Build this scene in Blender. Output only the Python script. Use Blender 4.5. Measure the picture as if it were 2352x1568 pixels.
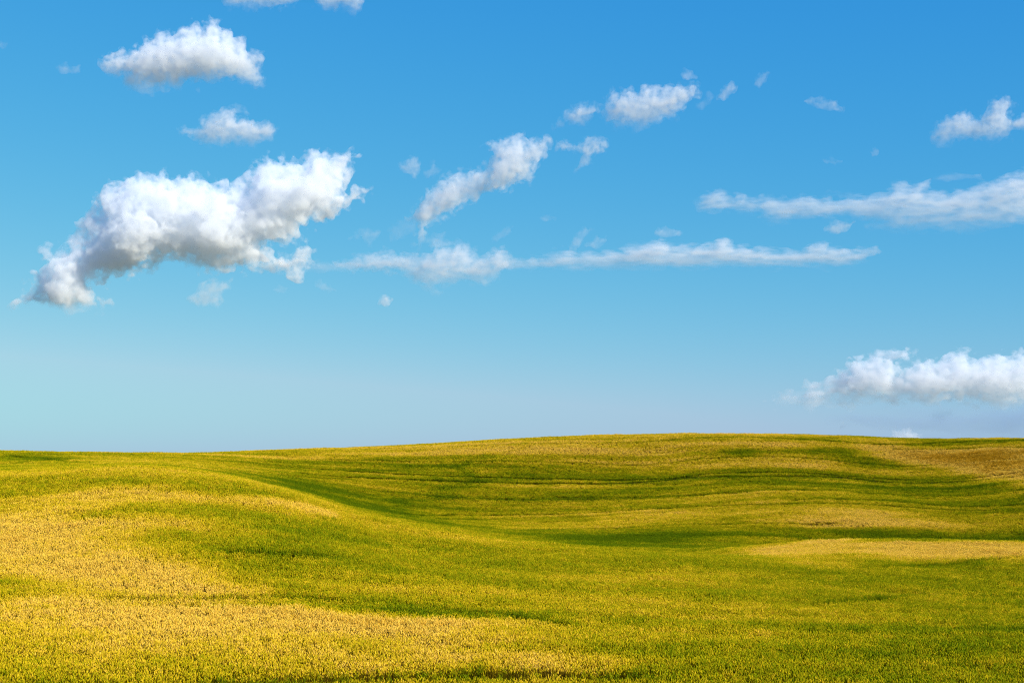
import bpy, math, random
import numpy as np
from mathutils import Matrix, Vector

# ------------------------------------------------------------------ clear
for o in list(bpy.data.objects):
    bpy.data.objects.remove(o, do_unlink=True)
scene = bpy.context.scene
C = scene.collection
random.seed(5)
rng = np.random.default_rng(11)

# ------------------------------------------------------------------ camera
LENS = 55.0
F = LENS / 36.0 * 2352.0            # focal length in units of a 2352 px wide picture
CX, CY = 1176.0, 784.0
HORIZON = 1057.0
PITCH = math.atan((HORIZON - CY) / F)
cam_d = bpy.data.cameras.new('camera')
cam_d.lens = LENS
cam_d.sensor_width = 36.0
cam_d.clip_start = 0.1
cam_d.clip_end = 90000.0
cam = bpy.data.objects.new('camera', cam_d)
C.objects.link(cam)
cam.location = (0, 0, 0)
cam.rotation_euler = (math.pi / 2 + PITCH, 0, 0)
scene.camera = cam
cr = np.array([1.0, 0, 0])
cf = np.array([0, math.cos(PITCH), math.sin(PITCH)])
cu = np.array([0, -math.sin(PITCH), math.cos(PITCH)])

def pix_dir(px, py):
    px = np.asarray(px, float); py = np.asarray(py, float)
    a = (px - CX) / F; b = -(py - CY) / F
    return cf + a[..., None] * cr + b[..., None] * cu

def pix_pol(px, py):                 # azimuth and slope of the line of sight
    v = pix_dir(px, py)
    h = np.hypot(v[..., 0], v[..., 1])
    return np.arctan2(v[..., 0], v[..., 1]), v[..., 2] / h

# ------------------------------------------------------------------ light
SUN_EL = math.radians(29)
SUN_AZ = math.radians(125)          # clockwise from the viewing direction (+Y)
SUN_STRENGTH = 5.0
SKY_STRENGTH = 0.10
EXPOSURE = 0.40
w = bpy.data.worlds.new('World')
scene.world = w
w.use_nodes = True
nt = w.node_tree
nt.nodes.clear()
wo = nt.nodes.new('ShaderNodeOutputWorld')
bg = nt.nodes.new('ShaderNodeBackground')
sky = nt.nodes.new('ShaderNodeTexSky')
sky.sky_type = 'NISHITA'
sky.sun_disc = False
sky.sun_elevation = SUN_EL
sky.sun_rotation = SUN_AZ
sky.altitude = 300
sky.air_density = 1.0
sky.dust_density = 0.5
sky.ozone_density = 5.0
# the photograph's colour response: each channel of the sky on its own gamma
sep = nt.nodes.new('ShaderNodeSeparateColor'); com = nt.nodes.new('ShaderNodeCombineColor')
nt.links.new(sky.outputs[0], sep.inputs[0])
for k, (gain, gam) in enumerate(((1.22, 1.78), (0.81, 0.754), (0.815, 0.197))):
    pw = nt.nodes.new('ShaderNodeMath'); pw.operation = 'POWER'; pw.inputs[1].default_value = gam
    ml = nt.nodes.new('ShaderNodeMath'); ml.operation = 'MULTIPLY'
    ml.inputs[1].default_value = gain * 0.12 ** gam / (SKY_STRENGTH * 2 ** EXPOSURE)
    nt.links.new(sep.outputs[k], pw.inputs[0]); nt.links.new(pw.outputs[0], ml.inputs[0])
    mn = nt.nodes.new('ShaderNodeMath'); mn.operation = 'MINIMUM'; mn.inputs[1].default_value = (0.385, 0.75, 0.80)[k] / (SKY_STRENGTH * 2 ** EXPOSURE)
    nt.links.new(ml.outputs[0], mn.inputs[0]); nt.links.new(mn.outputs[0], com.inputs[k])
nt.links.new(com.outputs[0], bg.inputs['Color'])
bg.inputs['Strength'].default_value = SKY_STRENGTH
nt.links.new(bg.outputs[0], wo.inputs['Surface'])

sd = bpy.data.lights.new('sun', 'SUN')
sd.energy = SUN_STRENGTH
sd.angle = math.radians(0.53)
sd.color = (1.0, 0.93, 0.82)
sun = bpy.data.objects.new('sun', sd)
C.objects.link(sun)
to_sun = Vector((math.cos(SUN_EL) * math.sin(SUN_AZ), math.cos(SUN_EL) * math.cos(SUN_AZ), math.sin(SUN_EL)))
sun.rotation_euler = to_sun.to_track_quat('Z', 'Y').to_euler()
sun.location = (60, -60, 80)

vs = scene.view_settings
vs.view_transform = 'Standard'
vs.look = 'None'
vs.exposure = EXPOSURE
vs.gamma = 1.0
vs.use_curve_mapping = False
cy = scene.cycles
cy.max_bounces = 26
cy.diffuse_bounces = 3
cy.transmission_bounces = 3
cy.volume_bounces = 24
cy.transparent_max_bounces = 16
cy.volume_step_rate = 1.0
cy.volume_max_steps = 256
cy.use_denoising = True
cy.denoising_prefilter = 'NONE'
cy.filter_width = 1.1
cy.use_adaptive_sampling = True
cy.adaptive_threshold = 0.01

# ------------------------------------------------------------------ helpers
def tag(o, label=None, cat=None, group=None, kind=None):
    if label: o['label'] = label
    if cat: o['category'] = cat
    if group: o['group'] = group
    if kind: o['kind'] = kind
    return o

def mesh_obj(name, verts, faces, mat=None, smooth=False):
    me = bpy.data.meshes.new(name)
    verts = np.ascontiguousarray(verts, dtype=np.float32)
    me.vertices.add(len(verts))
    me.vertices.foreach_set('co', verts.ravel())
    if faces is not None and len(faces):
        faces = np.ascontiguousarray(faces, dtype=np.int32)
        k = faces.shape[1]
        me.loops.add(faces.size)
        me.loops.foreach_set('vertex_index', faces.ravel())
        me.polygons.add(len(faces))
        me.polygons.foreach_set('loop_start', np.arange(0, faces.size, k, dtype=np.int32))
        me.polygons.foreach_set('loop_total', np.full(len(faces), k, dtype=np.int32))
        if smooth:
            me.polygons.foreach_set('use_smooth', np.ones(len(faces), dtype=bool))
    me.update(calc_edges=True)
    o = bpy.data.objects.new(name, me)
    C.objects.link(o)
    if mat: me.materials.append(mat)
    return o

def add_attr(o, name, values):
    a = o.data.attributes.new(name, 'FLOAT', 'POINT')
    a.data.foreach_set('value', np.ascontiguousarray(values, dtype=np.float32))

def smoothstep(a, b, x):
    if a > b: return 1 - smoothstep(b, a, x)
    t = np.clip((x - a) / (b - a), 0, 1)
    return t * t * (3 - 2 * t)

def up_matrix(n, step, off):
    """cubic B-spline interpolation weights of n samples on a lattice of the given step"""
    p = np.arange(n) / step + off
    i = np.floor(p).astype(int); t = p - i
    L = i.max() + 4
    M = np.zeros((n, L), np.float32)
    wts = [(1 - t) ** 3 / 6, (3 * t**3 - 6 * t**2 + 4) / 6, (-3 * t**3 + 3 * t**2 + 3 * t + 1) / 6, t**3 / 6]
    for k in range(4):
        M[np.arange(n), i + k] += wts[k]
    return M

def noise3(shape, step, r):
    """smooth random field on a regular grid; step = feature size in cells per axis"""
    st = step if hasattr(step, '__len__') else (step,) * 3
    Ms = [up_matrix(n, s, r.random()) for n, s in zip(shape, st)]
    g = r.standard_normal([m.shape[1] for m in Ms]).astype(np.float32)
    g = np.tensordot(Ms[0], g, (1, 0))
    g = np.moveaxis(np.tensordot(Ms[1], g, (1, 1)), 0, 1)
    g = np.moveaxis(np.tensordot(Ms[2], g, (1, 2)), 0, 2)
    return g * 2.2                    # about unit variance

class Noise2:
    """smooth random field over the plane, sampled anywhere"""
    def __init__(s, r, n=256): s.g = r.standard_normal((n, n)).astype(np.float32); s.n = n
    def __call__(s, x, y):
        i = np.floor(x).astype(int); j = np.floor(y).astype(int); a = x - i; b = y - j
        def W(t): return [(1 - t) ** 3 / 6, (3 * t**3 - 6 * t**2 + 4) / 6, (-3 * t**3 + 3 * t**2 + 3 * t + 1) / 6, t**3 / 6]
        wa, wb = W(a), W(b); out = 0
        for p in range(4):
            for q in range(4):
                out = out + wa[p] * wb[q] * s.g[(i + p) % s.n, (j + q) % s.n]
        return out * 1.7

# ------------------------------------------------------------------ terrain: rolling hills
WHEAT_H = 0.8
# each ridge or contour is a line across the view: (picture x, picture y) and its distance in metres
XS = np.array([-500, -250, 0, 200, 350, 500, 640, 750, 850, 1000, 1170, 1400, 1600, 1750, 1900, 2050, 2200, 2352, 2650, 2900], float)
def on_xs(x, v): return np.interp(XS, x, v)
lines = []
def line(xp, yp, xd, dd, drop=0.0):
    """one knot line across the terrain -> azimuth, slope, distance"""
    y = on_xs(xp, yp); d = on_xs(xd, dd)
    th, s = pix_pol(XS, y)
    lines.append((th, s - drop, d))
X1 = [-500, 0, 200, 350, 500, 640, 750, 850, 1000, 1170, 1400, 1600, 1800, 2000, 2352, 2900]
Y1 = [1100, 1078, 1067, 1065, 1084, 1119, 1155, 1186, 1214, 1240, 1258, 1270, 1285, 1303, 1338, 1380]
line([0, 2352], [1640, 1640], [0, 2352], [54, 58])
line([-300, 0, 600, 1200, 1800, 2352], [1500, 1490, 1475, 1485, 1500, 1510], [0, 2352], [68, 72])
line([-300, 0, 300, 600, 900, 1200, 1800, 2352], [1330, 1330, 1320, 1335, 1365, 1385, 1405, 1420], [0, 1176, 2352], [96, 94, 92])
line([-300, 0, 300, 600, 900, 1200, 1800, 2352], [1190, 1175, 1150, 1185, 1265, 1300, 1335, 1372], [0, 1176, 2352], [134, 124, 112])
line(X1, Y1, [-500, 0, 640, 1170, 1600, 2000, 2352], [190, 182, 172, 158, 148, 140, 134])
dips = on_xs([0, 500, 850, 1170, 1400, 1550, 1700, 1900], [.010, .010, .012, .012, .008, .003, .0, .0])
y = on_xs(X1, Y1)
th, s = pix_pol(XS, y)
s_k = pix_pol(XS, on_xs([1600, 1800, 2000, 2352, 2900], [1270, 1262, 1262, 1272, 1290]))[1]
wk = smoothstep(1600, 1850, XS)
lines.append((th, (s - dips) * (1 - wk) + s_k * wk, on_xs([0, 1170, 2352], [208, 188, 172])))
line([-500, 0, 350, 500, 640, 850, 1170, 1400, 1500, 1600, 1680, 1750, 1820, 1900, 2100, 2352, 2900],
     [1098, 1087, 1080, 1100, 1137, 1199, 1246, 1256, 1262, 1265, 1260, 1250, 1241, 1236, 1235, 1243, 1262],
     [-500, 0, 1600, 1800, 2352], [236, 232, 214, 208, 203])
dr = on_xs([1600, 1750, 1900, 2352], [0, .003, .012, .012])
th, s = pix_pol(XS, on_xs([-500, 0, 350, 500, 640, 850, 1000, 1170, 1400, 1500, 1600, 1750, 1900, 2100, 2352, 2900],
                          [1085, 1078, 1074, 1092, 1126, 1186, 1206, 1226, 1238, 1244, 1243, 1238, 1236, 1235, 1243, 1262]))
lines.append((th, s - dr, on_xs([0, 2352], [252, 240])))
line([-500, 0, 350, 500, 640, 750, 850, 1000, 1176, 1326, 1526, 1676, 1826, 1926, 2026, 2151, 2276, 2352, 2900],
     [1082, 1070, 1064, 1078, 1105, 1128, 1150, 1172, 1180, 1177, 1166, 1158, 1154, 1156, 1160, 1170, 1171, 1162, 1100],
     [0, 2352], [300, 308])
line([-500, 0, 200, 350, 500, 700, 850, 1000, 1176, 1376, 1551, 1640, 1776, 1876, 2026, 2120, 2200, 2280, 2352, 2900],
     [1068, 1057, 1052, 1052, 1061, 1078, 1088, 1095, 1097, 1101, 1096, 1088, 1083, 1087, 1100, 1103, 1100, 1093, 1085, 1040],
     [0, 2352], [345, 362])
line([-500, 0, 200, 380, 600, 800, 1000, 1200, 1350, 1500, 1650, 1800, 2000, 2200, 2352, 2900],
     [1020, 1034, 1039, 1040.5, 1035, 1028, 1019, 1009, 1002, 998, 997, 999, 1005, 1007.5, 1008, 1010],
     [-500, 0, 380, 1200, 2352], [400, 400, 410, 435, 440])

THK = lines[4][0]
TH = np.unique(np.concatenate([np.linspace(-0.47, 0.47, 520), np.linspace(-math.pi, math.pi, 200)]))
kn_s, kn_d = [], []
def sm_interp(x, xp, fp):            # smooth interpolation across the azimuth
    f = np.interp(x, xp, fp)
    return f
sig = 0.010
THfine = np.linspace(-0.75, 0.75, 3000)
kern = np.exp(-0.5 * (np.arange(-150, 151) * (THfine[1] - THfine[0]) / sig) ** 2); kern /= kern.sum()
for th, s, d in lines:
    out = []
    for v in (s, d):
        f = np.interp(THfine, th, v)
        f = np.convolve(np.pad(f, 150, mode='edge'), kern, 'valid')
        out.append(np.interp(TH, THfine, f))
    kn_s.append(out[0]); kn_d.append(out[1])
edge = smoothstep(0.5, 1.2, np.abs(TH))
# the ground under and close to the camera, and the land beyond the skyline
pre = [(0.3, -2.6), (4, -2.7), (12, -3.2), (26, -4.9)]
post = [(500, -6.0), (600, -16), (900, -32), (1800, -45), (5000, -70), (16000, -160), (30000, -400)]
K_d = [np.full_like(TH, d) for d, z in pre] + kn_d + [np.full_like(TH, d) for d, z in post]
K_z = [np.full_like(TH, z) for d, z in pre] + [(s * d - WHEAT_H - 0.15) * (1 - edge) + (-8.0) * edge for s, d in zip(kn_s, kn_d)] \
      + [np.full_like(TH, z) for d, z in post]
K_d = np.array(K_d); K_z = np.array(K_z)
RD = np.unique(np.concatenate([np.geomspace(0.3, 50, 30), np.linspace(50, 160, 200), np.linspace(160, 480, 300), np.geomspace(480, 30000, 60)]))

def pchip(xk, yk, x):
    h = np.diff(xk); dl = np.diff(yk) / h
    m = np.zeros_like(yk)
    w1 = 2 * h[1:] + h[:-1]; w2 = h[1:] + 2 * h[:-1]
    ok = dl[1:] * dl[:-1] > 0
    with np.errstate(all='ignore'):
        m[1:-1] = np.where(ok, (w1 + w2) / (w1 / dl[:-1] + w2 / dl[1:]), 0)
    m[0] = dl[0]; m[-1] = dl[-1]
    i = np.clip(np.searchsorted(xk, x) - 1, 0, len(xk) - 2)
    t = (x - xk[i]) / h[i]
    return ((2*t**3 - 3*t**2 + 1) * yk[i] + (t**3 - 2*t**2 + t) * h[i] * m[i] + (-2*t**3 + 3*t**2) * yk[i+1] + (t**3 - t**2) * h[i] * m[i+1])

def catmull(xk, yk, x):             # C1 and softer than pchip
    g = np.gradient(yk, xk)
    i = np.clip(np.searchsorted(xk, x) - 1, 0, len(xk) - 2)
    h = xk[i+1] - xk[i]; t = (x - xk[i]) / h
    return ((2*t**3 - 3*t**2 + 1) * yk[i] + (t**3 - 2*t**2 + t) * h * g[i] + (-2*t**3 + 3*t**2) * yk[i+1] + (t**3 - t**2) * h * g[i+1])

ZG = np.empty((len(TH), len(RD)))
for i in range(len(TH)):
    ZG[i] = catmull(np.log(K_d[:, i]), K_z[:, i], np.log(RD))
und = Noise2(np.random.default_rng(3))
GX = np.sin(TH)[:, None] * RD; GY = np.cos(TH)[:, None] * RD
fade = smoothstep(20, 60, RD) * (1 - smoothstep(600, 1500, RD))
ZG += (0.10 * und(GX / 14, GY / 14) + 0.16 * und(GX / 37 + 50, GY / 37 + 9)) * fade

def ground_z(x, y):
    th = np.arctan2(x, y); r = np.hypot(x, y)
    fi = np.interp(th, TH, np.arange(len(TH))); fj = np.interp(r, RD, np.arange(len(RD)))
    i = np.clip(fi.astype(int), 0, len(TH) - 2); j = np.clip(fj.astype(int), 0, len(RD) - 2)
    a = fi - i; b = fj - j
    return (ZG[i, j] * (1-a) * (1-b) + ZG[i+1, j] * a * (1-b) + ZG[i, j+1] * (1-a) * b + ZG[i+1, j+1] * a * b)

RAYD = np.linspace(48, 470, 2600)
def hit(px, py):
    """where the line of sight through a picture point first meets the top of the crop"""
    v = pix_dir(px, py); h = math.hypot(v[0], v[1])
    s = v[2] / h; ux, uy = v[0] / h, v[1] / h
    g = ground_z(ux * RAYD, uy * RAYD) + WHEAT_H
    k = np.argmax(g >= s * RAYD)
    d = RAYD[k] if g[k] >= s * RAYD[k] else 440.0
    return np.array([ux * d, uy * d])

# --- how ripe the crop stands (0 green in the hollows, 1 straw on the dry crests)
patches = []
def patch(px, py, rx, ry, amt, tilt=0.0):
    c = hit(px, py)
    l = hit(px - rx, py + tilt * rx); r = hit(px + rx, py - tilt * rx)
    t = hit(px, py - ry); b = hit(px, py + ry)
    u = (r - l) / 2; v = (t - b) / 2
    lt, lb = np.hypot(*(t - c)), np.hypot(*(b - c))
    if lt > 3 * lb + 4: v = (c - b)
    elif lb > 3 * lt + 4: v = (t - c)
    if np.hypot(*v) > 70: v = v / np.hypot(*v) * 70
    if np.hypot(*u) > 3 * rx / F * np.hypot(*c) : u = np.array([rx / F * np.hypot(*c), 0])
    M = np.linalg.inv(np.array([u, v]).T)
    patches.append((c, M, amt))

# near hill, left
patch(150, 1215, 420, 60, .38); patch(80, 1250, 260, 28, .50); patch(330, 1290, 260, 40, .42); patch(470, 1330, 170, 30, .30)
patch(600, 1140, 110, 15, .60, -.25); patch(690, 1162, 70, 9, .4, -.4); patch(280, 1136, 430, 26, .36); patch(250, 1365, 450, 26, .30)
patch(120, 1400, 420, 40, .34); patch(500, 1410, 330, 30, .42); patch(850, 1430, 230, 28, .36); patch(300, 1450, 400, 30, .30)
patch(1000, 1480, 260, 32, .34); patch(1250, 1512, 220, 22, .34); patch(600, 1490, 350, 24, .22); patch(1150, 1530, 220, 10, .22)
patch(200, 1183, 150, 14, .10); patch(620, 1195, 320, 14, -.30); patch(420, 1186, 130, 6, -.25); patch(300, 1090, 260, 12, -.10)
patch(800, 1260, 260, 50, -.12); patch(1000, 1310, 350, 60, -.06)
patch(100, 1555, 420, 34, -.24); patch(300, 1520, 260, 14, -.12); patch(0, 1530, 160, 20, -.12)
patch(900, 1375, 260, 12, -.20); patch(1050, 1392, 180, 10, -.22)
patch(1300, 1370, 320, 40, .02); patch(1900, 1380, 400, 40, .04); patch(1650, 1330, 260, 20, .10)
patch(2150, 1450, 330, 50, -.17); patch(1500, 1430, 300, 30, -.04); patch(2000, 1545, 420, 24, -.12)
patch(850, 1262, 200, 22, -.10, -.25); patch(1100, 1300, 260, 18, -.12, -.1)
for a_ in ((560, 1108), (660, 1136), (760, 1172), (870, 1204), (990, 1228), (1130, 1252), (1280, 1266)):
    patch(a_[0], a_[1], 100, 9, .10, -.25)
patch(560, 1088, 90, 8, -.20, -.1); patch(1060, 1205, 130, 10, -.20, -.1); patch(1220, 1224, 130, 8, -.15)
patch(690, 1118, 90, 12, -.38, -.25); patch(820, 1158, 120, 14, -.34, -.25); patch(960, 1190, 110, 10, -.18, -.2)
# knoll on the right
patch(2080, 1246, 330, 10, .40); patch(2060, 1258, 300, 22, .62); patch(2300, 1262, 160, 20, .50); patch(1840, 1262, 160, 14, .50); patch(1900, 1290, 200, 10, .22)
patch(2250, 1305, 240, 16, -.16)
# far hill
patch(1500, 1240, 260, 18, -.44); patch(1750, 1230, 220, 9, -.32); patch(2200, 1230, 260, 7, -.34); patch(1300, 1225, 260, 14, -.15)
patch(1950, 1190, 170, 20, .40); patch(1900, 1165, 260, 14, .26); patch(1760, 1130, 240, 22, .16); patch(2080, 1200, 160, 10, .28)
patch(1480, 1177, 160, 12, .24); patch(1300, 1190, 300, 14, .08)
patch(1000, 1078, 380, 6, -.15); patch(1100, 1096, 330, 7, -.20); patch(1450, 1100, 260, 8, -.14); patch(1760, 1092, 130, 6, -.24)
patch(800, 1062, 230, 5, -.12); patch(1000, 1120, 380, 14, -.20); patch(900, 1150, 200, 16, -.16)
patch(1350, 1052, 420, 20, .26); patch(1350, 1038, 220, 5, .35); patch(820, 1045, 380, 8, .34); patch(1680, 1020, 70, 3, .45); patch(1790, 1022, 60, 3, .45)
patch(1600, 1065, 300, 14, .30); patch(1850, 1055, 110, 16, .34); patch(1700, 1040, 60, 6, -.35); patch(1500, 1018, 300, 6, .10)
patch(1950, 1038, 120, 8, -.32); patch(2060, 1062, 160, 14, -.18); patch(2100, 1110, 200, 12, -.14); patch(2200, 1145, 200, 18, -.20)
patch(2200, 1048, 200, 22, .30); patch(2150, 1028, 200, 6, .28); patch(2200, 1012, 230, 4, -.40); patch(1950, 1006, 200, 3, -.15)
patch(60, 1052, 110, 9, -.30); patch(350, 1060, 240, 6, .12)
ROWX = np.array([hit(a, b) for a, b in [(560, 1062), (850, 1083), (1176, 1095), (1376, 1100), (1551, 1097), (1626, 1087), (1776, 1082), (1876, 1086), (2026, 1098), (2176, 1100), (2251, 1093), (2352, 1082)]])
ROWX = ROWX[np.argsort(ROWX[:, 0])]
def row_shift(x): return np.interp(x, ROWX[:, 0], ROWX[:, 1] - ROWX[:, 1].mean())
brown = []  # shade on the far-right hillside, put into the crop colour
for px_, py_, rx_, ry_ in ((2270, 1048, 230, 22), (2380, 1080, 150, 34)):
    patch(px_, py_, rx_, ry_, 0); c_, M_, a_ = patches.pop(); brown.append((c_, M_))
n1 = Noise2(np.random.default_rng(21)); n2 = Noise2(np.random.default_rng(22)); n3 = Noise2(np.random.default_rng(23))
def ripe_and_shade(x, y):
    x = np.asarray(x, float); y = np.asarray(y, float)
    wx = x + 4.0 * n1(x / 22, y / 14) + 1.5 * n2(x / 6, y / 4); wy = y + 3.0 * n2(x / 26 + 7, y / 15) + 1.0 * n1(x / 7, y / 4 + 3)
    r = np.full(x.shape, 0.46) - 0.045 * smoothstep(-5, 15, x) * smoothstep(200, 160, y) + 0.13 * smoothstep(25, -25, x) * smoothstep(190, 150, y) + 0.12 * smoothstep(350, 400, y)
    for c, M, a in patches:
        dx = wx - c[0]; dy = wy - c[1]
        p = M[0, 0] * dx + M[0, 1] * dy; q = M[1, 0] * dx + M[1, 1] * dy
        rr = np.sqrt(p * p + q * q)
        r = r + a * (1 - smoothstep(0.15, 1.45, rr))
    cap = 0.87 - 0.13 * smoothstep(215, 280, y)
    r = np.where(r > cap, cap + 0.15 * (1 - np.exp(-(r - cap) / 0.15)), r)
    yb = y - row_shift(x)
    far = smoothstep(190, 260, y)
    r = r + 0.045 * n3(x / 30, yb / 1.9) + 0.05 * n3(x / 55 + 4, yb / 5 + 9) + 0.05 * n1(x / 9, y / 5)
    r = r + far * (0.07 * n2(x / 60, yb / 2.4) - 0.14 * np.maximum(0, n3(x / 90 + 3, yb / 1.8 + 5) - 0.8) + 0.06 * n1(x / 70, yb / 4))
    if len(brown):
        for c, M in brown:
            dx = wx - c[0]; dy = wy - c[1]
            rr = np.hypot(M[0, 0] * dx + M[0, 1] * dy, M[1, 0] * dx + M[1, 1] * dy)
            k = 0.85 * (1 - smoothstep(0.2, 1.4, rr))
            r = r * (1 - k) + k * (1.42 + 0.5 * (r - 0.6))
    return r

# --- wheel tracks where no crop stands
tracks = []
def track(pts, width=0.42):
    P = np.array([hit(a, b) for a, b in pts])
    keep = [0]
    for k in range(1, len(P)):
        if np.hypot(*(P[k] - P[keep[-1]])) < 90: keep.append(k)
    tracks.append((P[keep], width))
def c2(*p): return [(1176 + a / 2, 964.7 + b / 2) for a, b in p]
def c1(*p): return [(a / 2, 964.7 + b / 2) for a, b in p]
track([(560, 1062), (700, 1073), (850, 1083), (1000, 1091)] + c2((0, 262), (400, 271), (740, 265), (900, 243), (1200, 236), (1400, 243), (1700, 267), (2000, 271), (2150, 258), (2440, 222)), .75)
track([(700, 1086), (850, 1096), (1000, 1102)] + c2((0, 286), (400, 288), (700, 276), (860, 258), (1100, 256), (1300, 255), (1500, 260), (1700, 280), (1850, 286), (2100, 276), (2440, 240)), .85)
track([(900, 1176), (1050, 1180)] + c2((0, 432), (300, 425), (700, 402), (1000, 386), (1300, 380), (1500, 379), (1700, 386), (1950, 405), (2200, 409), (2440, 390)), .5)
track(c2((1300, 362), (1500, 360), (1700, 364), (1950, 386), (2200, 392), (2440, 372)), .35)
track(c2((700, 480), (1000, 474), (1300, 470), (1500, 470)), .3)
track(c2((0, 502), (300, 495), (700, 482)), .3)
track(c2((200, 350), (700, 345), (1000, 332), (1300, 318), (1500, 320)), .25)
track(c2((-350, 448), (0, 448), (300, 441), (700, 418)), .25)
track(c2((1650, 108), (1800, 108), (2000, 99), (2200, 93), (2440, 90)), .5)
track(c2((1750, 128), (1950, 132), (2200, 120), (2440, 122)), .35)
track(c2((1800, 350), (1900, 356)), .4)
track(c2((500, 590), (900, 594), (1200, 560), (1500, 548)), .22)
track(c2((1300, 660), (1600, 672), (1900, 660), (2150, 640), (2440, 610)), .28)
track(c2((1450, 830), (1700, 812), (1900, 794), (2150, 805), (2440, 800)), .22)
track(c1((520, 806), (800, 808), (1060, 803), (1400, 804), (1800, 828), (2100, 862), (2352, 890), (2600, 930)), .42)
track(c1((100, 858), (500, 842), (1000, 838), (1500, 846), (1900, 872), (2250, 905)), .16)
track(c1((1000, 1206), (1300, 1182), (1700, 1166), (2100, 1155), (2500, 1150), (2900, 1165)), .38)
track(c1((1050, 600), (1300, 606), (1500, 620)), .25)
track(c1((-100, 1218), (400, 1206), (900, 1218)), .25)
track(c1((850, 205), (1200, 240), (1600, 268)), .22)
track(c1((0, 205), (150, 186), (350, 172)), .25); track(c1((60, 160), (200, 172), (420, 196)), .25)
track(c2((2050, 1110), (2352, 1118)), .3)
for off, w_ in ((-30, .10), (20, .10), (47, .08)):
    xs_ = np.linspace(-45, 130, 26)
    P_ = np.stack([xs_, ROWX[:, 1].mean() + row_shift(xs_) * (1 + off / 250) + off], -1)
    tracks.append((P_, w_))
def track_dist(x, y):
    """signed clearance to the closest wheel track, negative inside it"""
    best = np.full(x.shape, 9.0)
    for P, wd in tracks:
        for a, b in zip(P[:-1], P[1:]):
            m = (x > min(a[0], b[0]) - 3) & (x < max(a[0], b[0]) + 3) & (y > min(a[1], b[1]) - 3) & (y < max(a[1], b[1]) + 3)
            if not m.any(): continue
            ab = b - a; L = (ab ** 2).sum() + 1e-9
            X = x[m]; Y = y[m]
            t = np.clip(((X - a[0]) * ab[0] + (Y - a[1]) * ab[1]) / L, 0, 1)
            d = np.hypot(X - a[0] - t * ab[0], Y - a[1] - t * ab[1]) - wd
            best[m] = np.minimum(best[m], d)
    return best

# ------------------------------------------------------------------ materials
def new_mat(name):
    m = bpy.data.materials.new(name); m.use_nodes = True; m.node_tree.nodes.clear()
    return m, m.node_tree.nodes, m.node_tree.links

RIPE_SHADE_MAX = 1.5                      # 0 green, 1 straw, 1.5 rust-brown for the shade painted at far right
def ripe_shade_ramp(N):
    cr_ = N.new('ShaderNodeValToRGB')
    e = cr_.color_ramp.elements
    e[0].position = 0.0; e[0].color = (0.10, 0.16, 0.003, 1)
    e[1].position = 1.0; e[1].color = (0.52, 0.26, 0.006, 1)  # darker end stop stands in for hillside shade
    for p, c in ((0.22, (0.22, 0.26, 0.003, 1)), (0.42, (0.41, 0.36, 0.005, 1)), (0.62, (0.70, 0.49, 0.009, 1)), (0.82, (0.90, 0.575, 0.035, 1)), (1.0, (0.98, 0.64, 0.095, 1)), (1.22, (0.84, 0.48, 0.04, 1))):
        k = e.new(p / RIPE_SHADE_MAX); k.color = c
    return cr_

# soil and stubble under the crop
mg, N, L = new_mat('field_soil')
out = N.new('ShaderNodeOutputMaterial'); bs = N.new('ShaderNodeBsdfPrincipled'); bs.inputs['Roughness'].default_value = 0.95
bs.inputs['Specular IOR Level'].default_value = 0.1
at = N.new('ShaderNodeAttribute'); at.attribute_name = 'ripe'
ng = N.new('ShaderNodeTexNoise'); ng.inputs['Scale'].default_value = 2.5; ng.inputs['Detail'].default_value = 8
tcg = N.new('ShaderNodeTexCoord'); L.new(tcg.outputs['Object'], ng.inputs['Vector'])
rr = ripe_shade_ramp(N); L.new(at.outputs['Fac'], rr.inputs[0])
ad = N.new('ShaderNodeMixRGB'); ad.blend_type = 'MULTIPLY'; ad.inputs[0].default_value = 1
cr2 = N.new('ShaderNodeValToRGB'); cr2.color_ramp.elements[0].color = (.10, .10, .10, 1); cr2.color_ramp.elements[1].color = (.26, .26, .30, 1)
L.new(ng.outputs['Fac'], cr2.inputs[0]); L.new(rr.outputs[0], ad.inputs[1]); L.new(cr2.outputs[0], ad.inputs[2])
L.new(ad.outputs[0], bs.inputs['Base Color'])
L.new(bs.outputs[0], out.inputs[0])

def crop_mat(name, val, trans, gain):
    m, N, L = new_mat(name)
    out = N.new('ShaderNodeOutputMaterial')
    at = N.new('ShaderNodeAttribute'); at.attribute_type = 'INSTANCER'; at.attribute_name = 'ripe'
    ge = N.new('ShaderNodeNewGeometry')
    jit = N.new('ShaderNodeMath'); jit.operation = 'MULTIPLY_ADD'; jit.inputs[1].default_value = gain; jit.inputs[2].default_value = -gain / 2
    L.new(ge.outputs['Random Per Island'], jit.inputs[0])
    sm = N.new('ShaderNodeMath'); sm.operation = 'ADD'; L.new(at.outputs['Fac'], sm.inputs[0]); L.new(jit.outputs[0], sm.inputs[1])
    rr = ripe_shade_ramp(N); L.new(sm.outputs[0], rr.inputs[0])
    hv = N.new('ShaderNodeHueSaturation'); hv.inputs['Value'].default_value = val
    L.new(rr.outputs[0], hv.inputs['Color'])
    df = N.new('ShaderNodeBsdfDiffuse'); tr = N.new('ShaderNodeBsdfTranslucent'); mx = N.new('ShaderNodeMixShader')
    mx.inputs[0].default_value = trans
    L.new(hv.outputs[0], df.inputs[0]); L.new(hv.outputs[0], tr.inputs[0])
    L.new(df.outputs[0], mx.inputs[1]); L.new(tr.outputs[0], mx.inputs[2]); L.new(mx.outputs[0], out.inputs[0])
    return m
m_ear = crop_mat('wheat_ear', 1.0, 0.15, 0.24)
m_leaf = crop_mat('wheat_leaf', 0.34, 0.30, 0.30)  # leaf colour darkened to paint shade between the ears

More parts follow.
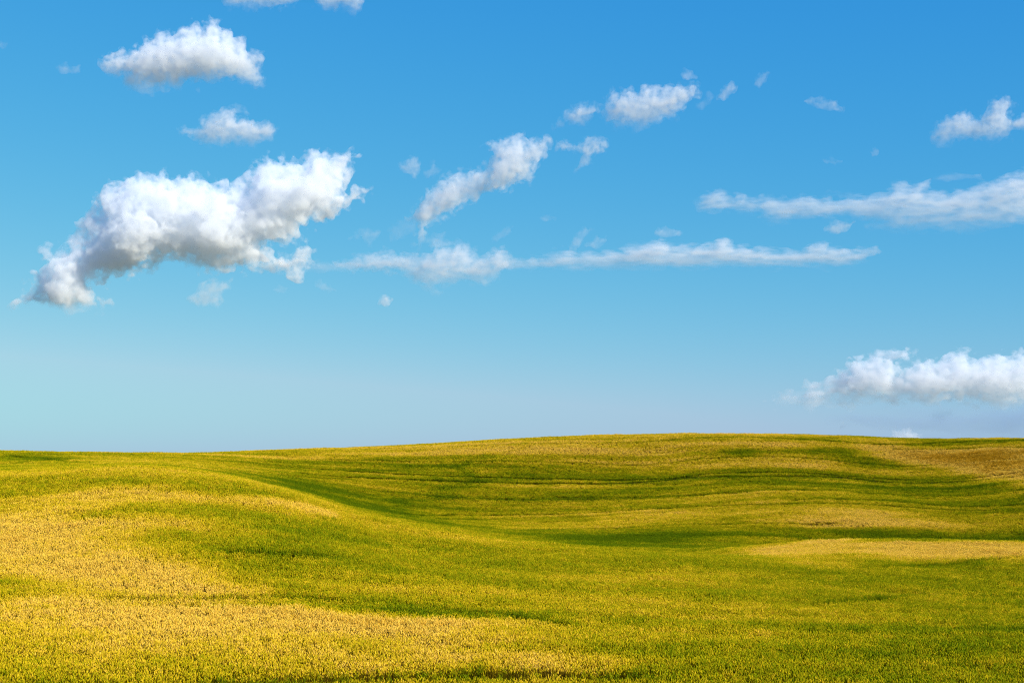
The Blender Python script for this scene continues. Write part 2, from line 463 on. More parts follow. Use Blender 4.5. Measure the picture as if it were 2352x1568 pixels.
# ------------------------------------------------------------------ the ground sheet
nT, nR = len(TH), len(RD)
V = np.stack([GX, GY, ZG], -1).reshape(-1, 3)
ii, jj = np.meshgrid(np.arange(nT - 1), np.arange(nR - 1), indexing='ij')
a = (ii * nR + jj).ravel()
Fc = np.stack([a, a + 1, a + nR + 1, a + nR], -1)
hills = mesh_obj('hills', V, Fc, mg, True)
add_attr(hills, 'ripe', np.clip(ripe_and_shade(V[:, 0], V[:, 1]), 0, RIPE_SHADE_MAX) / RIPE_SHADE_MAX)
tag(hills, kind='structure')

# ------------------------------------------------------------------ wheat
def tuft(seed, n_ear, rad, green=False):
    r = random.Random(seed)
    vs_, fs, mi = [], [], []
    for k in range(n_ear):
        a_ = r.uniform(0, 6.283); q = rad * math.sqrt(r.random())
        x, y = q * math.cos(a_), q * math.sin(a_)
        h = r.uniform(0.62, 0.84) if r.random() < .85 else r.uniform(.84, .95)
        lx, ly = r.gauss(0, .06), r.gauss(0, .06)
        # stem: a thin three-sided stalk
        b = len(vs_); sw = 0.004
        for j in range(3):
            t = 2.094 * j
            vs_.append((x + sw * math.cos(t), y + sw * math.sin(t), 0)); 
        for j in range(3):
            t = 2.094 * j
            vs_.append((x + lx + sw * math.cos(t), y + ly + sw * math.sin(t), h - .07))
        for j in range(3):
            fs.append((b + j, b + (j + 1) % 3, b + 3 + (j + 1) % 3, b + 3 + j)); mi.append(1)
        # ear: plump, bending over
        L_ = r.uniform(.085, .125); wd = r.uniform(.013, .019)
        bx, by = r.gauss(0, .35), r.gauss(0, .35)
        cx_, cy_, cz_ = x + lx, y + ly, h - .08
        b = len(vs_)
        rings = ((0, .35), (.3, 1), (.7, .85), (1.0, .12))
        for u, ws in rings:
            px_ = cx_ + bx * L_ * u * u; py_ = cy_ + by * L_ * u * u; pz_ = cz_ + L_ * u
            for j in range(4):
                t = 1.5708 * j + k
                vs_.append((px_ + wd * ws * math.cos(t), py_ + wd * ws * math.sin(t), pz_))
        for q_ in range(3):
            for j in range(4):
                fs.append((b + q_ * 4 + j, b + q_ * 4 + (j + 1) % 4, b + q_ * 4 + 4 + (j + 1) % 4, b + q_ * 4 + 4 + j)); mi.append(0)
        # a leaf blade arching off the stalk
        if r.random() < .75:
            t = r.uniform(0, 6.283); dx, dy = math.cos(t), math.sin(t); nx, ny = -dy, dx
            z0 = h * r.uniform(.45, .75); ln = r.uniform(.14, .24); lw = r.uniform(.007, .012)
            b = len(vs_)
            for u, wv, dz in ((0, .5, 0), (.45, 1, .09), (.8, .7, .085), (1, .08, .02)):
                for sgn in (-1, 1):
                    vs_.append((x + lx * .6 + dx * ln * u + sgn * nx * lw * wv, y + ly * .6 + dy * ln * u + sgn * ny * lw * wv, z0 + dz))
            for q_ in range(3):
                fs.append((b + 2 * q_, b + 2 * q_ + 1, b + 2 * q_ + 3, b + 2 * q_ + 2)); mi.append(1)
    me = bpy.data.meshes.new('wheat_tuft')
    me.from_pydata(vs_, [], fs)
    me.materials.append(m_ear); me.materials.append(m_leaf)
    me.polygons.foreach_set('material_index', mi)
    me.update()
    return me

wheat_pts = []
def scatter(d0, d1, spacing, half=0.43):
    """jittered rows of tufts in a ring sector"""
    xm = d1 * math.sin(half)
    gx = np.arange(-xm, xm, spacing); gy = np.arange(d0 * math.cos(half) - 1, d1, spacing)
    X, Y = np.meshgrid(gx, gy)
    X = X + rng.uniform(-.5, .5, X.shape) * spacing; Y = Y + rng.uniform(-.5, .5, Y.shape) * spacing
    X, Y = X.ravel(), Y.ravel()
    R = np.hypot(X, Y); T = np.arctan2(X, Y)
    k = (R >= d0) & (R < d1) & (np.abs(T) < half)
    return X[k], Y[k]
bands = [(47, 120, .35), (120, 200, .43), (200, 320, .52), (320, 520, .58)]
PX, PY, PS = [], [], []
for d0, d1, sp in bands:
    x, y = scatter(d0, d1, sp)
    PX.append(x); PY.append(y); PS.append(np.full(len(x), sp / .35))
PX = np.concatenate(PX); PY = np.concatenate(PY); PS = np.concatenate(PS)
# drop what lies deep behind a crest (from any nearby viewpoint)
thp = np.arctan2(PX, PY); rp = np.hypot(PX, PY)
S = (ZG + WHEAT_H) / RD; S[:, RD < 40] = -9
Smax = np.maximum.accumulate(S, axis=1)
fi = np.clip(np.round(np.interp(thp, TH, np.arange(nT))).astype(int), 0, nT - 1)
fj = np.clip(np.floor(np.interp(rp, RD, np.arange(nR))).astype(int), 0, nR - 1)
vis = S[fi, fj] > Smax[fi, fj] - 0.006
td = track_dist(PX, PY)
keep = vis & (td > 0.12)
PX, PY, PS, td = PX[keep], PY[keep], PS[keep], td[keep]
# tufts close to a wheel track stand smaller
PZ = ground_z(PX, PY)
vv = Noise2(np.random.default_rng(31))
hgt = 1.0 + 0.07 * vv(PX / 3, PY / 3) + 0.05 * vv(PX / .9, PY / .9)
ripe = ripe_and_shade(PX, PY) - np.where(PY > 220, .40, .42) * np.exp(-(np.maximum(td, 0) / np.where(PY > 220, .62, .50)) ** 2) + rng.normal(0, .07, len(PX)) + 0.06 * vv(PX / 1.3 + 40, PY / 1.0)
print('tufts', len(PX))
wheat = mesh_obj('wheat', np.stack([PX, PY, PZ - 0.02], -1), None)
add_attr(wheat, 'ripe', np.clip(ripe, 0, RIPE_SHADE_MAX) / RIPE_SHADE_MAX)
add_attr(wheat, 'wide', PS * np.where(td < .35, .62, 1.0))
add_attr(wheat, 'tall', hgt * rng.uniform(.92, 1.08, len(PX)))
add_attr(wheat, 'spin', rng.uniform(0, 6.283, len(PX)))
tag(wheat, 'ripening wheat crop covering all the rolling hills, green in the hollows and golden on the crests', 'wheat', kind='stuff')
tufts = []
for k in range(4):
    o = bpy.data.objects.new('wheat_tuft', tuft(100 + k, 20, .215))
    tufts.append(o)
ng_ = bpy.data.node_groups.new('wheat_growth', 'GeometryNodeTree')
ng_.interface.new_socket('Geometry', in_out='INPUT', socket_type='NodeSocketGeometry')
ng_.interface.new_socket('Geometry', in_out='OUTPUT', socket_type='NodeSocketGeometry')
GN, GL = ng_.nodes, ng_.links
gi = GN.new('NodeGroupInput'); go = GN.new('NodeGroupOutput')
ios = GN.new('GeometryNodeInstanceOnPoints'); ios.inputs['Pick Instance'].default_value = True
gti = GN.new('GeometryNodeGeometryToInstance')
for o in reversed(tufts):
    oi = GN.new('GeometryNodeObjectInfo'); oi.inputs['Object'].default_value = o; oi.inputs['As Instance'].default_value = False
    GL.new(oi.outputs['Geometry'], gti.inputs[0])
def named(n):
    a = GN.new('GeometryNodeInputNamedAttribute'); a.data_type = 'FLOAT'; a.inputs['Name'].default_value = n
    return a.outputs['Attribute']
m2p = GN.new('GeometryNodeMeshToPoints')
GL.new(gi.outputs[0], m2p.inputs[0]); GL.new(m2p.outputs[0], ios.inputs['Points']); GL.new(gti.outputs[0], ios.inputs['Instance'])
rv = GN.new('FunctionNodeRandomValue'); rv.data_type = 'INT'; rv.inputs[4].default_value = 0; rv.inputs[5].default_value = 3
GL.new(rv.outputs[2], ios.inputs['Instance Index'])
cs = GN.new('ShaderNodeCombineXYZ'); wv, tv = named('wide'), named('tall')
GL.new(wv, cs.inputs[0]); GL.new(wv, cs.inputs[1]); GL.new(tv, cs.inputs[2]); GL.new(cs.outputs[0], ios.inputs['Scale'])
cz = GN.new('ShaderNodeCombineXYZ'); GL.new(named('spin'), cz.inputs[2]); GL.new(cz.outputs[0], ios.inputs['Rotation'])
GL.new(ios.outputs[0], go.inputs[0])
md = wheat.modifiers.new('growth', 'NODES'); md.node_group = ng_

# ------------------------------------------------------------------ clouds
def cloud_mat(name, density, noise_size, lo, hi, detail=5.0, color=(1, 1, 1), aniso=0.0, stretch=(1, 1, 1), step=0.25, base=None):
    m, N, L = new_mat(name)
    out = N.new('ShaderNodeOutputMaterial')
    pv = N.new('ShaderNodeVolumePrincipled')
    pv.inputs['Color'].default_value = (*color, 1)
    pv.inputs['Anisotropy'].default_value = aniso
    if noise_size:
        tc = N.new('ShaderNodeTexCoord'); mp = N.new('ShaderNodeMapping'); mp.inputs['Scale'].default_value = stretch
        nz = N.new('ShaderNodeTexNoise'); nz.inputs['Scale'].default_value = 1 / noise_size; nz.inputs['Detail'].default_value = detail
        nz.inputs['Roughness'].default_value = 0.6
        mr = N.new('ShaderNodeMapRange'); mr.inputs['From Min'].default_value = lo; mr.inputs['From Max'].default_value = hi
        mr.inputs['To Max'].default_value = density
        L.new(tc.outputs['Object'], mp.inputs[0]); L.new(mp.outputs[0], nz.inputs['Vector'])
        L.new(nz.outputs['Fac'], mr.inputs['Value'])
        if base:                        # the foot of a cloud is thinner than its heads
            sp = N.new('ShaderNodeSeparateXYZ'); L.new(tc.outputs['Generated'], sp.inputs[0])
            mb = N.new('ShaderNodeMapRange'); mb.inputs['From Min'].default_value = 0.05; mb.inputs['From Max'].default_value = base
            mb.inputs['To Min'].default_value = 0.25; mb.inputs['To Max'].default_value = 1.0
            mm = N.new('ShaderNodeMath'); mm.operation = 'MULTIPLY'
            L.new(sp.outputs[2], mb.inputs['Value']); L.new(mb.outputs[0], mm.inputs[0]); L.new(mr.outputs[0], mm.inputs[1])
            L.new(mm.outputs[0], pv.inputs['Density'])
        else:
            L.new(mr.outputs[0], pv.inputs['Density'])
    else:
        pv.inputs['Density'].default_value = density
        m.cycles.homogeneous_volume = True
    m.cycles.volume_step_rate = step
    L.new(pv.outputs[0], out.inputs['Volume'])
    return m

def poly_sdf(px, py, P):
    """signed distance to a polygon, positive inside"""
    d = np.full(px.shape, 1e9, np.float32); inside = np.zeros(px.shape, bool)
    Q = np.roll(P, -1, 0)
    for a, b in zip(P, Q):
        ab = b - a; L_ = (ab ** 2).sum() + 1e-9
        t = np.clip(((px - a[0]) * ab[0] + (py - a[1]) * ab[1]) / L_, 0, 1)
        d = np.minimum(d, (px - a[0] - t * ab[0]) ** 2 + (py - a[1] - t * ab[1]) ** 2)
        c = ((a[1] > py) != (b[1] > py)) & (px < (b[0] - a[0]) * (py - a[1]) / (b[1] - a[1] + 1e-12) + a[0])
        inside ^= c
    d = np.sqrt(d)
    return np.where(inside, d, -d)

def surface_nets(Fd):
    """closed quad mesh of the level set Fd = 0 (inside positive)"""
    nx, ny, nz = Fd.shape
    ins = Fd > 0
    cnt = np.zeros((nx-1, ny-1, nz-1), np.int8); 
    for a in (0, 1):
        for b in (0, 1):
            for c in (0, 1):
                cnt += ins[a:nx-1+a, b:ny-1+b, c:nz-1+c]
    act = (cnt > 0) & (cnt < 8)
    idx = -np.ones(act.shape, np.int64)
    I, J, K = np.nonzero(act); idx[I, J, K] = np.arange(len(I))
    acc = np.zeros((len(I), 3)); num = np.zeros(len(I))
    corners = [(a, b, c) for a in (0, 1) for b in (0, 1) for c in (0, 1)]
    for p in corners:
        for ax in range(3):
            if p[ax] == 1: continue
            q = list(p); q[ax] = 1; q = tuple(q)
            f0 = Fd[I + p[0], J + p[1], K + p[2]]; f1 = Fd[I + q[0], J + q[1], K + q[2]]
            cr_ = (f0 > 0) != (f1 > 0)
            t = np.where(cr_, f0 / np.where(cr_, f0 - f1, 1), 0)
            pt = np.array(p, float)[None, :].repeat(len(I), 0); pt[:, ax] += t
            acc[cr_] += pt[cr_]; num[cr_] += 1
    Vv = np.stack([I, J, K], -1) + acc / num[:, None]
    faces = []
    for ax in range(3):
        sl0 = [slice(1, -1)] * 3; sl1 = [slice(1, -1)] * 3
        sl0[ax] = slice(0, -1); sl1[ax] = slice(1, None)
        c = ins[tuple(sl0)] != ins[tuple(sl1)]
        pos = np.array(np.nonzero(c)).T
        for b in range(3):
            if b != ax: pos[:, b] += 1
        flip = ins[pos[:, 0], pos[:, 1], pos[:, 2]]
        u, v = [(1, 2), (2, 0), (0, 1)][ax]
        def cell(du, dv):
            q = pos.copy(); q[:, u] -= du; q[:, v] -= dv
            return idx[q[:, 0], q[:, 1], q[:, 2]]
        quad = np.stack([cell(1, 1), cell(0, 1), cell(0, 0), cell(1, 0)], -1)
        quad[~flip] = quad[~flip][:, ::-1]
        faces.append(quad)
    return Vv, np.concatenate(faces)

CLOUD_ID = [0]
def make_cloud(label, P, dist, style, vox=2.4, R=40.0, kz=1.0, amp=7.0, lump=34.0, dens=0.10, stretch=(1, 1), slant=0.0, **kw):
    CLOUD_ID[0] += 1
    r = np.random.default_rng(900 + CLOUD_ID[0])
    P = np.array(P, float)
    m = dist / F                                 # metres per picture unit
    pad = amp * 1.6 + 4
    x0, y0 = P.min(0) - pad; x1, y1 = P.max(0) + pad
    cx_, cy_ = (x0 + x1) / 2, (y0 + y1) / 2
    nx = int((x1 - x0) / vox) + 2; nz = int((y1 - y0) / vox) + 2
    gx = x0 + np.arange(nx) * vox; gz = y1 - np.arange(nz) * vox        # z runs upwards
    X2, Z2 = np.meshgrid(gx, gz, indexing='ij')
    d = poly_sdf(X2, Z2, P)
    Rr = min(R, max(4.0, d.max()))
    d = d + kw.get('grow', 1.5)
    q = np.clip(d / Rr, 0, 1)
    T = np.where(d > 0, Rr * kz * (0.55 * q + 0.45 * q * q * (3 - 2 * q)), d * 0.9) + 1.5
    half = Rr * kz + amp * 1.8 + 6
    ny = int(2 * half / vox) + 3
    gy = (np.arange(ny) - (ny - 1) / 2) * vox
    # the middle surface of the cloud waves in depth
    mid = noise3((nx, 2, nz), (90 / vox,) * 3, r)[:, 0, :] * Rr * 0.10
    Fd = (T[:, None, :] - np.abs(gy[None, :, None] - mid[:, None, :])).astype(np.float32)
    sx, sz = stretch
    wgt = (1 - np.exp(-np.maximum(d, 0) / (0.25 * Rr)))[:, None, :]
    g = 0
    lam, a, k = lump, 1.0, 0
    while lam / vox > 1.7:
        n = noise3(Fd.shape, (lam * sx / vox, lam / vox, lam * sz / vox), r)
        b = (np.abs(n) * 1.5 - 0.85) if (style != 'wisp' and k < 3) else n * 0.75     # rounded heads, creased valleys
        g = g + a * b * (0.25 + 0.75 * wgt if k < 2 and lump > 50 else 0.5 + 0.5 * wgt if k < 1 else 1.0)
        lam *= 0.5; a *= kw.get('rough', 0.67); k += 1
    Fd += amp * (g + 0.02)
    fr = kw.get('fringe', 3.5)
    extra = noise3(Fd.shape, (9 * sx / vox, 9 / vox, 9 * sz / vox), r) + 0.7 * noise3(Fd.shape, (4.6 * sx / vox, 4.6 / vox, 4.6 * sz / vox), r)
    fringe_F = Fd + fr * (1.0 + extra)
    def close(A):
        for sl in (np.s_[0], np.s_[-1]):
            A[sl] = np.minimum(A[sl], -1); A[:, sl] = np.minimum(A[:, sl], -1); A[:, :, sl] = np.minimum(A[:, :, sl], -1)
        return A
    def hull(name, A, dn, ns, lo, hi):
        Vv, Fq = surface_nets(close(A))
        if len(Vv) == 0: print('EMPTY', label); return None
        Vw = np.stack([(x0 + Vv[:, 0] * vox - cx_) * m, (Vv[:, 1] - (ny - 1) / 2) * vox * m, (y1 - Vv[:, 2] * vox - cy_) * -m], -1)
        mat = cloud_mat('cloud_vapour', dn * (0.62 if R > 45 else 0.50) / m, ns * m, lo, hi, stretch=(1 / sx, 1, 1 / sz), color=kw.get('color', (.978, .988, 1)),  # default bluish tint colours the shaded undersides like hazy air
                        aniso=kw.get('aniso', 0.0), step=kw.get('step', .3), base=kw.get('base', .6) if style != 'wisp' else None)
        return mesh_obj(name, Vw, Fq, mat, True)
    o = hull('cloud', Fd, dens, kw.get('ns', 16), kw.get('lo', .38), kw.get('hi', .62))
    if o is None: return
    if style != 'wisp':
        f = hull('vapour_fringe', fringe_F, min(dens * .45, .04), 11, .42, .66)
        f.parent = o
    v = pix_dir(cx_, cy_); p = v * dist
    M = Matrix(((cr[0], cf[0], cu[0], p[0]), (cr[1], cf[1], cu[1], p[1]), (cr[2], cf[2], cu[2], p[2]), (0, 0, 0, 1)))
    o.matrix_world = M
    tag(o, label, 'cloud', 'clouds drifting in the blue sky')
    print('cloud', CLOUD_ID[0], Fd.shape, len(o.data.vertices), label)
    return o

def m3(*p): return [(a * .39063, 275.6 + b * .39063) for a, b in p]
def m4(*p): return [(a * .39063, b * .39063) for a, b in p]
def m5(*p): return [(826.9 + a * .39063, 137.8 + b * .39063) for a, b in p]
def m6(*p): return [(1561.9 + a * .33595, 137.8 + b * .33595) for a, b in p]
def m7(*p): return [(1653.8 + a * .29689, 735 + b * .29689) for a, b in p]

make_cloud('biggest cloud, long white billowing cumulus with grey underside at the left',
 m3((195,930),(230,880),(260,870),(250,780),(300,735),(370,745),(400,740),(420,680),(470,650),(455,600),(480,570),(560,520),(575,430),(640,390),(690,390),(750,350),(870,330),(950,308),(1010,340),(1050,320),(1100,320),(1130,298),(1170,315),(1230,320),(1275,350),(1270,370),(1330,340),(1370,370),(1400,345),(1440,365),(1470,320),(1520,275),(1580,225),(1640,230),(1690,220),(1760,210),(1800,185),(1870,165),(1940,195),(2050,185),(2095,210),(2060,250),(2050,310),(2045,400),(2110,410),(2175,410),(2140,450),(2070,470),(2080,510),(2000,550),(1950,590),(1860,610),(1800,650),(1800,700),(1700,730),(1580,740),(1600,775),(1700,790),(1740,765),(1840,765),(1830,830),(1860,850),(1800,870),(1760,915),(1700,925),(1600,900),(1500,880),(1420,890),(1330,880),(1200,890),(1100,860),(1000,855),(900,885),(800,900),(700,940),(620,960),(560,975),(560,1040),(640,1055),(680,1075),(620,1100),(560,1130),(480,1115),(400,1135),(330,1100),(250,1080),(170,1080),(100,1120),(70,1110),(90,1060),(150,1040),(190,1000)),
 9000, 'cumulus', R=80, kz=1.0, amp=17, lump=62, rough=.64, base=.10, dens=.085, ns=22, lo=.36, hi=.60)
make_cloud('white hump-backed cloud high at the upper left, arching over a smaller one',
 m4((610,370),(660,320),(760,305),(820,260),(880,220),(930,190),(1000,190),(1050,210),(1080,180),(1150,155),(1175,180),(1205,175),(1215,140),(1245,115),(1290,125),(1310,170),(1360,185),(1380,215),(1420,250),(1460,285),(1510,330),(1545,390),(1555,450),(1545,510),(1500,510),(1450,500),(1400,480),(1300,470),(1200,485),(1120,490),(1050,520),(950,515),(880,540),(810,535),(780,510),(735,500),(745,460),(720,440),(640,430),(620,400)),
 7000, 'cumulus', R=50, amp=6.5, lump=38, dens=.09)
make_cloud('small flat-bottomed cloud between the arching cloud and the biggest cloud',
 m4((1062,770),(1090,750),(1130,770),(1170,750),(1195,700),(1250,680),(1310,650),(1350,640),(1390,655),(1400,690),(1450,700),(1520,720),(1560,710),(1610,735),(1620,770),(1610,820),(1550,840),(1470,865),(1380,850),(1280,850),(1200,840),(1130,795),(1080,790)),
 7600, 'cumulus', R=32, amp=5, lump=28, dens=.07)
make_cloud('left of two pale clouds cut by the top edge of the sky',
 m4((1310,-70),(1310,10),(1350,45),(1480,35),(1580,50),(1650,40),(1750,15),(1790,-70)), 6500, 'cumulus', R=24, amp=5, lump=24, dens=.06)
make_cloud('right of two pale clouds cut by the top edge of the sky',
 m4((1840,-70),(1860,20),(1910,65),(1970,60),(2010,30),(2050,35),(2070,80),(2120,65),(2135,10),(2120,-70)), 6500, 'cumulus', R=24, amp=5, lump=24, dens=.06)
make_cloud('diagonal two-headed white cloud rising to the right in the middle of the sky',
 m5((755,500),(800,480),(860,460),(890,450),(960,440),(985,480),(1050,465),(1080,447),(1120,460),(1118,510),(1090,560),(1060,610),(1020,640),(1000,720),(960,720),(900,730),(850,760),(800,770),(740,770),(700,800),(640,820),(590,870),(540,900),(470,930),(420,960),(390,990),(380,1060),(350,1100),(315,1100),(340,1030),(340,960),(290,940),(320,860),(370,800),(420,760),(470,710),(530,670),(590,670),(620,700),(650,650),(690,637),(730,650),(740,600),(770,560)),
 8600, 'cumulus', base=.15, R=34, amp=6, lump=28, dens=.075)
make_cloud('white cloud with a row of rounded heads, right of the sky centre near the top',
 m5((1430,310),(1460,240),(1490,210),(1540,180),(1590,155),(1640,185),(1680,155),(1725,160),(1770,165),(1830,140),(1880,140),(1910,150),(1960,140),(1995,180),(1985,220),(1940,250),(1900,300),(1850,330),(1790,350),(1720,390),(1650,405),(1560,400),(1490,405),(1500,370),(1450,340)),
 7200, 'cumulus', R=34, amp=6, lump=26, dens=.06)
make_cloud('small rounded cloud touching the left side of the cloud with rounded heads',
 m5((1200,330),(1220,300),(1260,270),(1320,250),(1360,270),(1410,265),(1405,300),(1340,340),(1330,400),(1280,390),(1230,370),(1150,400),(1190,350)),
 7300, 'cumulus', R=24, amp=5, lump=22, dens=.05)
make_cloud('small white puff with a thin tail just right of the diagonal two-headed cloud',
 m5((1300,500),(1340,470),(1400,468),(1450,495),(1430,530),(1370,555),(1330,610),(1260,655),(1300,600),(1310,560),(1280,530),(1160,510),(1170,490),(1250,495)),
 7900, 'cumulus', R=20, amp=4, lump=18, dens=.07)
make_cloud('ragged left half of the low white cloud band, with tatters hanging below it',
 m5((10,1160),(80,1145),(150,1130),(200,1140),(250,1150),(350,1150),(420,1140),(440,1080),(490,1090),(540,1100),(590,1070),(650,1110),(680,1150),(740,1150),(790,1110),(840,1110),(870,1150),(900,1180),(880,1215),(830,1240),(820,1280),(780,1290),(730,1320),(680,1300),(600,1290),(560,1310),(500,1320),(440,1330),(480,1375),(420,1365),(370,1345),(330,1300),(280,1270),(230,1240),(150,1240),(0,1240),(-150,1215),(-160,1190)),
 10500, 'cumulus', R=26, amp=5, lump=24, dens=.055, stretch=(1.3, .9), grow=3.5)
make_cloud('long thin straight-bottomed streak of cloud across the middle right of the sky',
 m5((850,1215),(900,1180),(1000,1170),(1100,1160),(1200,1140),(1330,1140),(1480,1130),(1540,1130),(1620,1100),(1700,1080),(1760,1065),(1820,1080),(1840,1100),(1940,1100),(2050,1090),(2100,1070),(2140,1060),(2200,1110),(2352,1110))
 + m6((700,1320),(850,1300),(900,1275),(990,1262),(1010,1300),(1130,1300),(1240,1310),(1330,1295),(1360,1320),(1280,1340),(1220,1370),(1130,1400),(1070,1410),(1000,1400),(860,1400),(640,1400),(400,1410),(200,1412),(60,1415))
 + m5((2000,1215),(1700,1215),(1450,1225),(1150,1225),(950,1222)),
 11000, 'cumulus', R=22, amp=4, lump=20, dens=.075, stretch=(2.4, .8), grow=4)
make_cloud('broad lilac-white cloud streak running out of the right edge of the sky',
 m6((110,990),(150,940),(200,910),(270,885),(310,895),(300,930),(330,960),(380,960),(400,930),(440,930),(460,960),(520,960),(600,940),(750,960),(820,930),(900,935),(980,950),(1100,950),(1170,940),(1260,940),(1360,920),(1420,900),(1480,850),(1530,850),(1590,870),(1640,830),(1710,810),(1700,870),(1660,900),(1760,910),(1860,900),(1960,880),(2060,840),(2160,830),(2230,790),(2320,765),(2450,760),(2450,1090),(2352,1110),(2250,1130),(2100,1140),(1950,1150),(1800,1165),(1600,1150),(1450,1160),(1280,1140),(1330,1120),(1420,1100),(1250,1080),(1200,1060),(1100,1060),(1000,1080),(900,1070),(800,1080),(730,1095),(640,1090),(600,1060),(530,1030),(450,1020),(330,1025),(200,1035),(130,1030)),
 9500, 'cumulus', R=26, amp=4.5, lump=24, dens=.055, stretch=(2.2, .9), grow=3.5)
make_cloud('knobbly white cloud with one raised head near the upper right edge',
 m6((1710,490),(1760,450),(1820,400),(1880,370),(1950,350),(2000,390),(2040,400),(2080,360),(2110,330),(2130,290),(2190,255),(2250,262),(2270,300),(2250,350),(2230,380),(2270,410),(2352,380),(2420,390),(2420,450),(2352,470),(2280,490),(2250,530),(2200,540),(2140,565),(2080,545),(2000,550),(1920,545),(1850,560),(1760,570),(1720,540)),
 7400, 'cumulus', R=28, amp=5, lump=24, dens=.06)
make_cloud('wide white cloud bank with grey foot low over the skyline at the right',
 m7((640,500),(660,475),(730,450),(780,480),(800,500),(870,430),(890,380),(960,370),(990,310),(1070,280),(1130,295),(1210,270),(1290,270),(1350,240),(1430,218),(1510,235),(1460,270),(1420,300),(1350,330),(1380,370),(1450,370),(1500,330),(1590,315),(1660,325),(1730,280),(1800,245),(1850,215),(1910,220),(1940,270),(2000,275),(2060,255),(2130,245),(2200,260),(2290,245),(2352,235),(2500,230),(2500,650),(2352,640),(2280,690),(2180,680),(2080,650),(1900,650),(1700,660),(1500,655),(1350,655),(1200,650),(1000,655),(850,640),(700,640),(630,620),(500,640),(430,630),(360,620),(440,580),(540,550),(630,560),(640,520)),
 22000, 'cumulus', R=55, amp=10, lump=44, dens=.09, base=.8, stretch=(1.2, .9))
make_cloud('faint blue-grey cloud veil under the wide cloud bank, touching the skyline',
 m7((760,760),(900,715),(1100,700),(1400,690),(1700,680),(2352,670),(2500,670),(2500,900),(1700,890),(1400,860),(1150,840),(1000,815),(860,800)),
 25000, 'wisp', R=34, amp=7, lump=44, dens=.034, color=(.50, .64, .82), stretch=(2.2, .8), ns=60, lo=.32, hi=.78)  # the bank's shadow is put into this dark vapour colour
make_cloud('tiny pinkish cloud head peeping over the skyline at the right',
 m7((1330,900),(1345,860),(1400,845),(1480,845),(1510,880),(1545,890),(1530,960),(1330,960)), 24000, 'cumulus', R=18, amp=3.5, lump=14, dens=.09, vox=2.0)

def wisp(label, P, dist=8000, dens=.05, **kw):
    a = dict(grow=3.5, R=10, amp=3.4, lump=14, ns=16, lo=.37, hi=.72, vox=1.9); a.update(kw)
    return make_cloud(label, P, dist, 'wisp', dens=dens, **a)
wisp('small faint wisp left of the hump-backed cloud', m4((340,395),(385,375),(420,390),(460,395),(465,420),(420,430),(360,412)), 7000)
wisp('tiny wisp standing at the left tip of the hump-backed cloud', m4((596,318),(610,310),(622,328),(612,345),(598,338)), 7000)
wisp('thin wisp between the hump-backed cloud and the flat-bottomed cloud', m4((1345,628),(1400,618),(1440,640),(1462,668),(1420,662),(1370,640)), 7600)
wisp('tiny faint wisp at the upper left edge of the sky', m4((-30,250),(10,250),(42,262),(30,275),(-30,278)), 7000, dens=.03)
wisp('ragged translucent tatter hanging below the biggest cloud', m3((1105,1050),(1150,1010),(1180,950),(1250,925),(1300,940),(1360,940),(1350,990),(1290,1010),(1310,1060),(1280,1100),(1230,1080),(1170,1090)), 9000, dens=.07, R=16, lump=20)
wisp('small round puff floating alone below the low cloud band', m5((120,1400),(150,1385),(185,1410),(178,1445),(145,1450),(120,1430)), 10500, dens=.13)
wisp('left of two wispy tufts above the diagonal cloud', m5((235,625),(300,575),(345,572),(352,610),(342,660),(322,692),(290,665),(255,640)), 8300, dens=.07)
wisp('right of two wispy tufts above the diagonal cloud', m5((380,665),(420,640),(425,590),(442,590),(445,635),(466,650),(430,685),(395,692)), 8300, dens=.04)
wisp('small wisp just above the cloud with rounded heads', m5((1900,102),(1912,60),(1950,72),(1975,105),(1920,110)), 7200, dens=.06)
wisp('slanting wisp right of the cloud with rounded heads', m6((255,262),(295,205),(350,148),(388,180),(365,220),(300,268)), 7200, dens=.07)
wisp('farther slanting wisp at the upper right, thinner than its neighbour', m6((515,165),(550,98),(605,85),(578,140),(540,175)), 7200, dens=.045)
wisp('faint trailing veil between the rounded-heads cloud and the slanting wisp', m6((110,320),(190,270),(200,230),(225,250),(200,290),(150,330)), 7200, dens=.03)
wisp('flat little wisp alone in the upper right sky', m6((848,282),(900,260),(970,260),(992,288),(1060,290),(1118,330),(1110,352),(1060,340),(980,325),(900,298)), 7000, dens=.05)
wisp('faint small blur above the broad lilac-white streak', m6((985,690),(1040,672),(1098,693),(1050,712)), 8800, dens=.045)
wisp('tiny round wisp left of the knobbly cloud', m6((1308,632),(1330,612),(1348,625),(1345,652),(1318,648)), 7600, dens=.05)
wisp('faint thin cloud ribbon above the right end of the broad streak', m6((1740,815),(1820,790),(1890,768),(1960,785),(2060,780),(2050,800),(1930,808),(1840,815)), 9400, dens=.03, stretch=(2, 1))
wisp('small wisp tucked under the broad lilac-white streak', m6((1000,1165),(1035,1112),(1085,1105),(1120,1130),(1195,1105),(1160,1142),(1070,1182)), 9500, dens=.08)
wisp('little oval wisp above the long thin streak', m5((1738,1005),(1795,982),(1850,1002),(1892,1022),(1830,1038),(1742,1032)), 10800, dens=.06)
wisp('upper of two slanting wisps above the long thin streak', m5((1238,1110),(1275,1035),(1330,988),(1368,998),(1320,1040),(1262,1115)), 10800, dens=.06)
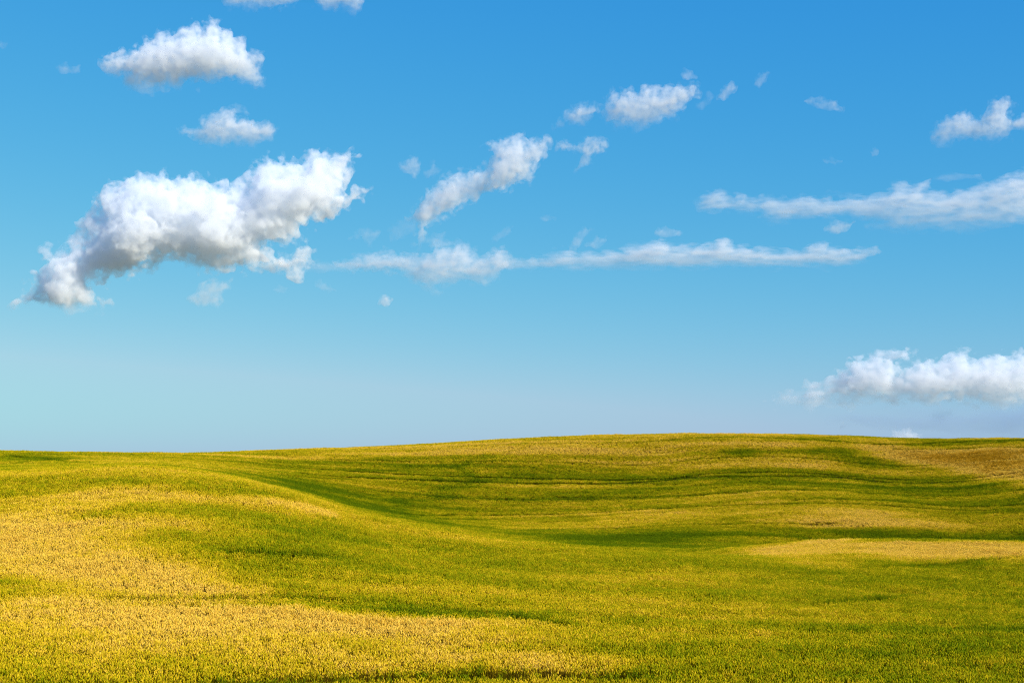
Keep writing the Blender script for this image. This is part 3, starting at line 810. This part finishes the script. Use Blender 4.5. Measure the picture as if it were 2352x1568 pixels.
wisp('lower of two slanting wisps above the long thin streak', m5((1325,1095),(1395,1042),(1442,1045),(1435,1078),(1380,1104)), 10800, dens=.07)
wisp('faint slanting streak above the low cloud band', m5((765,1045),(850,1000),(905,972),(875,1012),(840,1035),(780,1062)), 10500, dens=.04)
wisp('pale short dash of cloud alone in the middle of the sky', m5((1066,925),(1100,915),(1146,925),(1140,938),(1075,936)), 9000, dens=.04)
wisp('faint veil between the biggest cloud and the low cloud band', m5((-60,1050),(0,985),(60,1008),(120,1010),(90,1040),(55,1090),(10,1040)), 10000, dens=.03)
wisp('small faint wisp under the right end of the biggest cloud', m3((1840,975),(1885,945),(1930,980),(1975,1000),(1920,1002)), 9500, dens=.045)
wisp('tiny faint smudge right of the tatter below the biggest cloud', m3((1612,1000),(1645,982),(1688,990),(1670,1008)), 9500, dens=.035)

wisp('thin veil joining the right foot of the biggest cloud to the low cloud band', m3((1780,830),(1850,825),(1960,845),(2080,850),(2100,880),(1980,880),(1880,885),(1780,880)), 9800, dens=.04, stretch=(2, 1))
wisp('thin waist of cloud joining the ragged band to the long thin streak', m5((800,1165),(880,1150),(940,1165),(1040,1170),(1060,1215),(960,1222),(860,1225),(800,1220)), 10800, dens=.05, stretch=(2, 1))
wisp('faint feathery veil above the ragged band, reaching up to the diagonal cloud', m5((400,1060),(440,1020),(500,1010),(490,1060),(560,1060),(540,1090),(440,1100),(410,1090)), 10400, dens=.035)
wisp('faint thin veil trailing from the foot of the diagonal cloud', m5((170,1000),(250,930),(330,920),(330,1000),(260,1040),(180,1060)), 9800, dens=.018)
wisp('dark grey-blue shelf of cloud jutting left from under the wide cloud bank', m7((480,590),(640,560),(800,600),(900,640),(1100,655),(1000,680),(800,670),(600,650),(440,640)), 22000, dens=.035, stretch=(2, 1))
wisp('small faint wisp hanging under the wide cloud bank', m7((1630,730),(1700,700),(1790,695),(1790,730),(1720,765),(1660,760)), 22500, dens=.035)
wisp('dim pinkish dot of cloud low over the skyline, left of the cloud head', m7((925,815),(950,800),(968,815),(960,832),(930,832)), 23000, dens=.06)
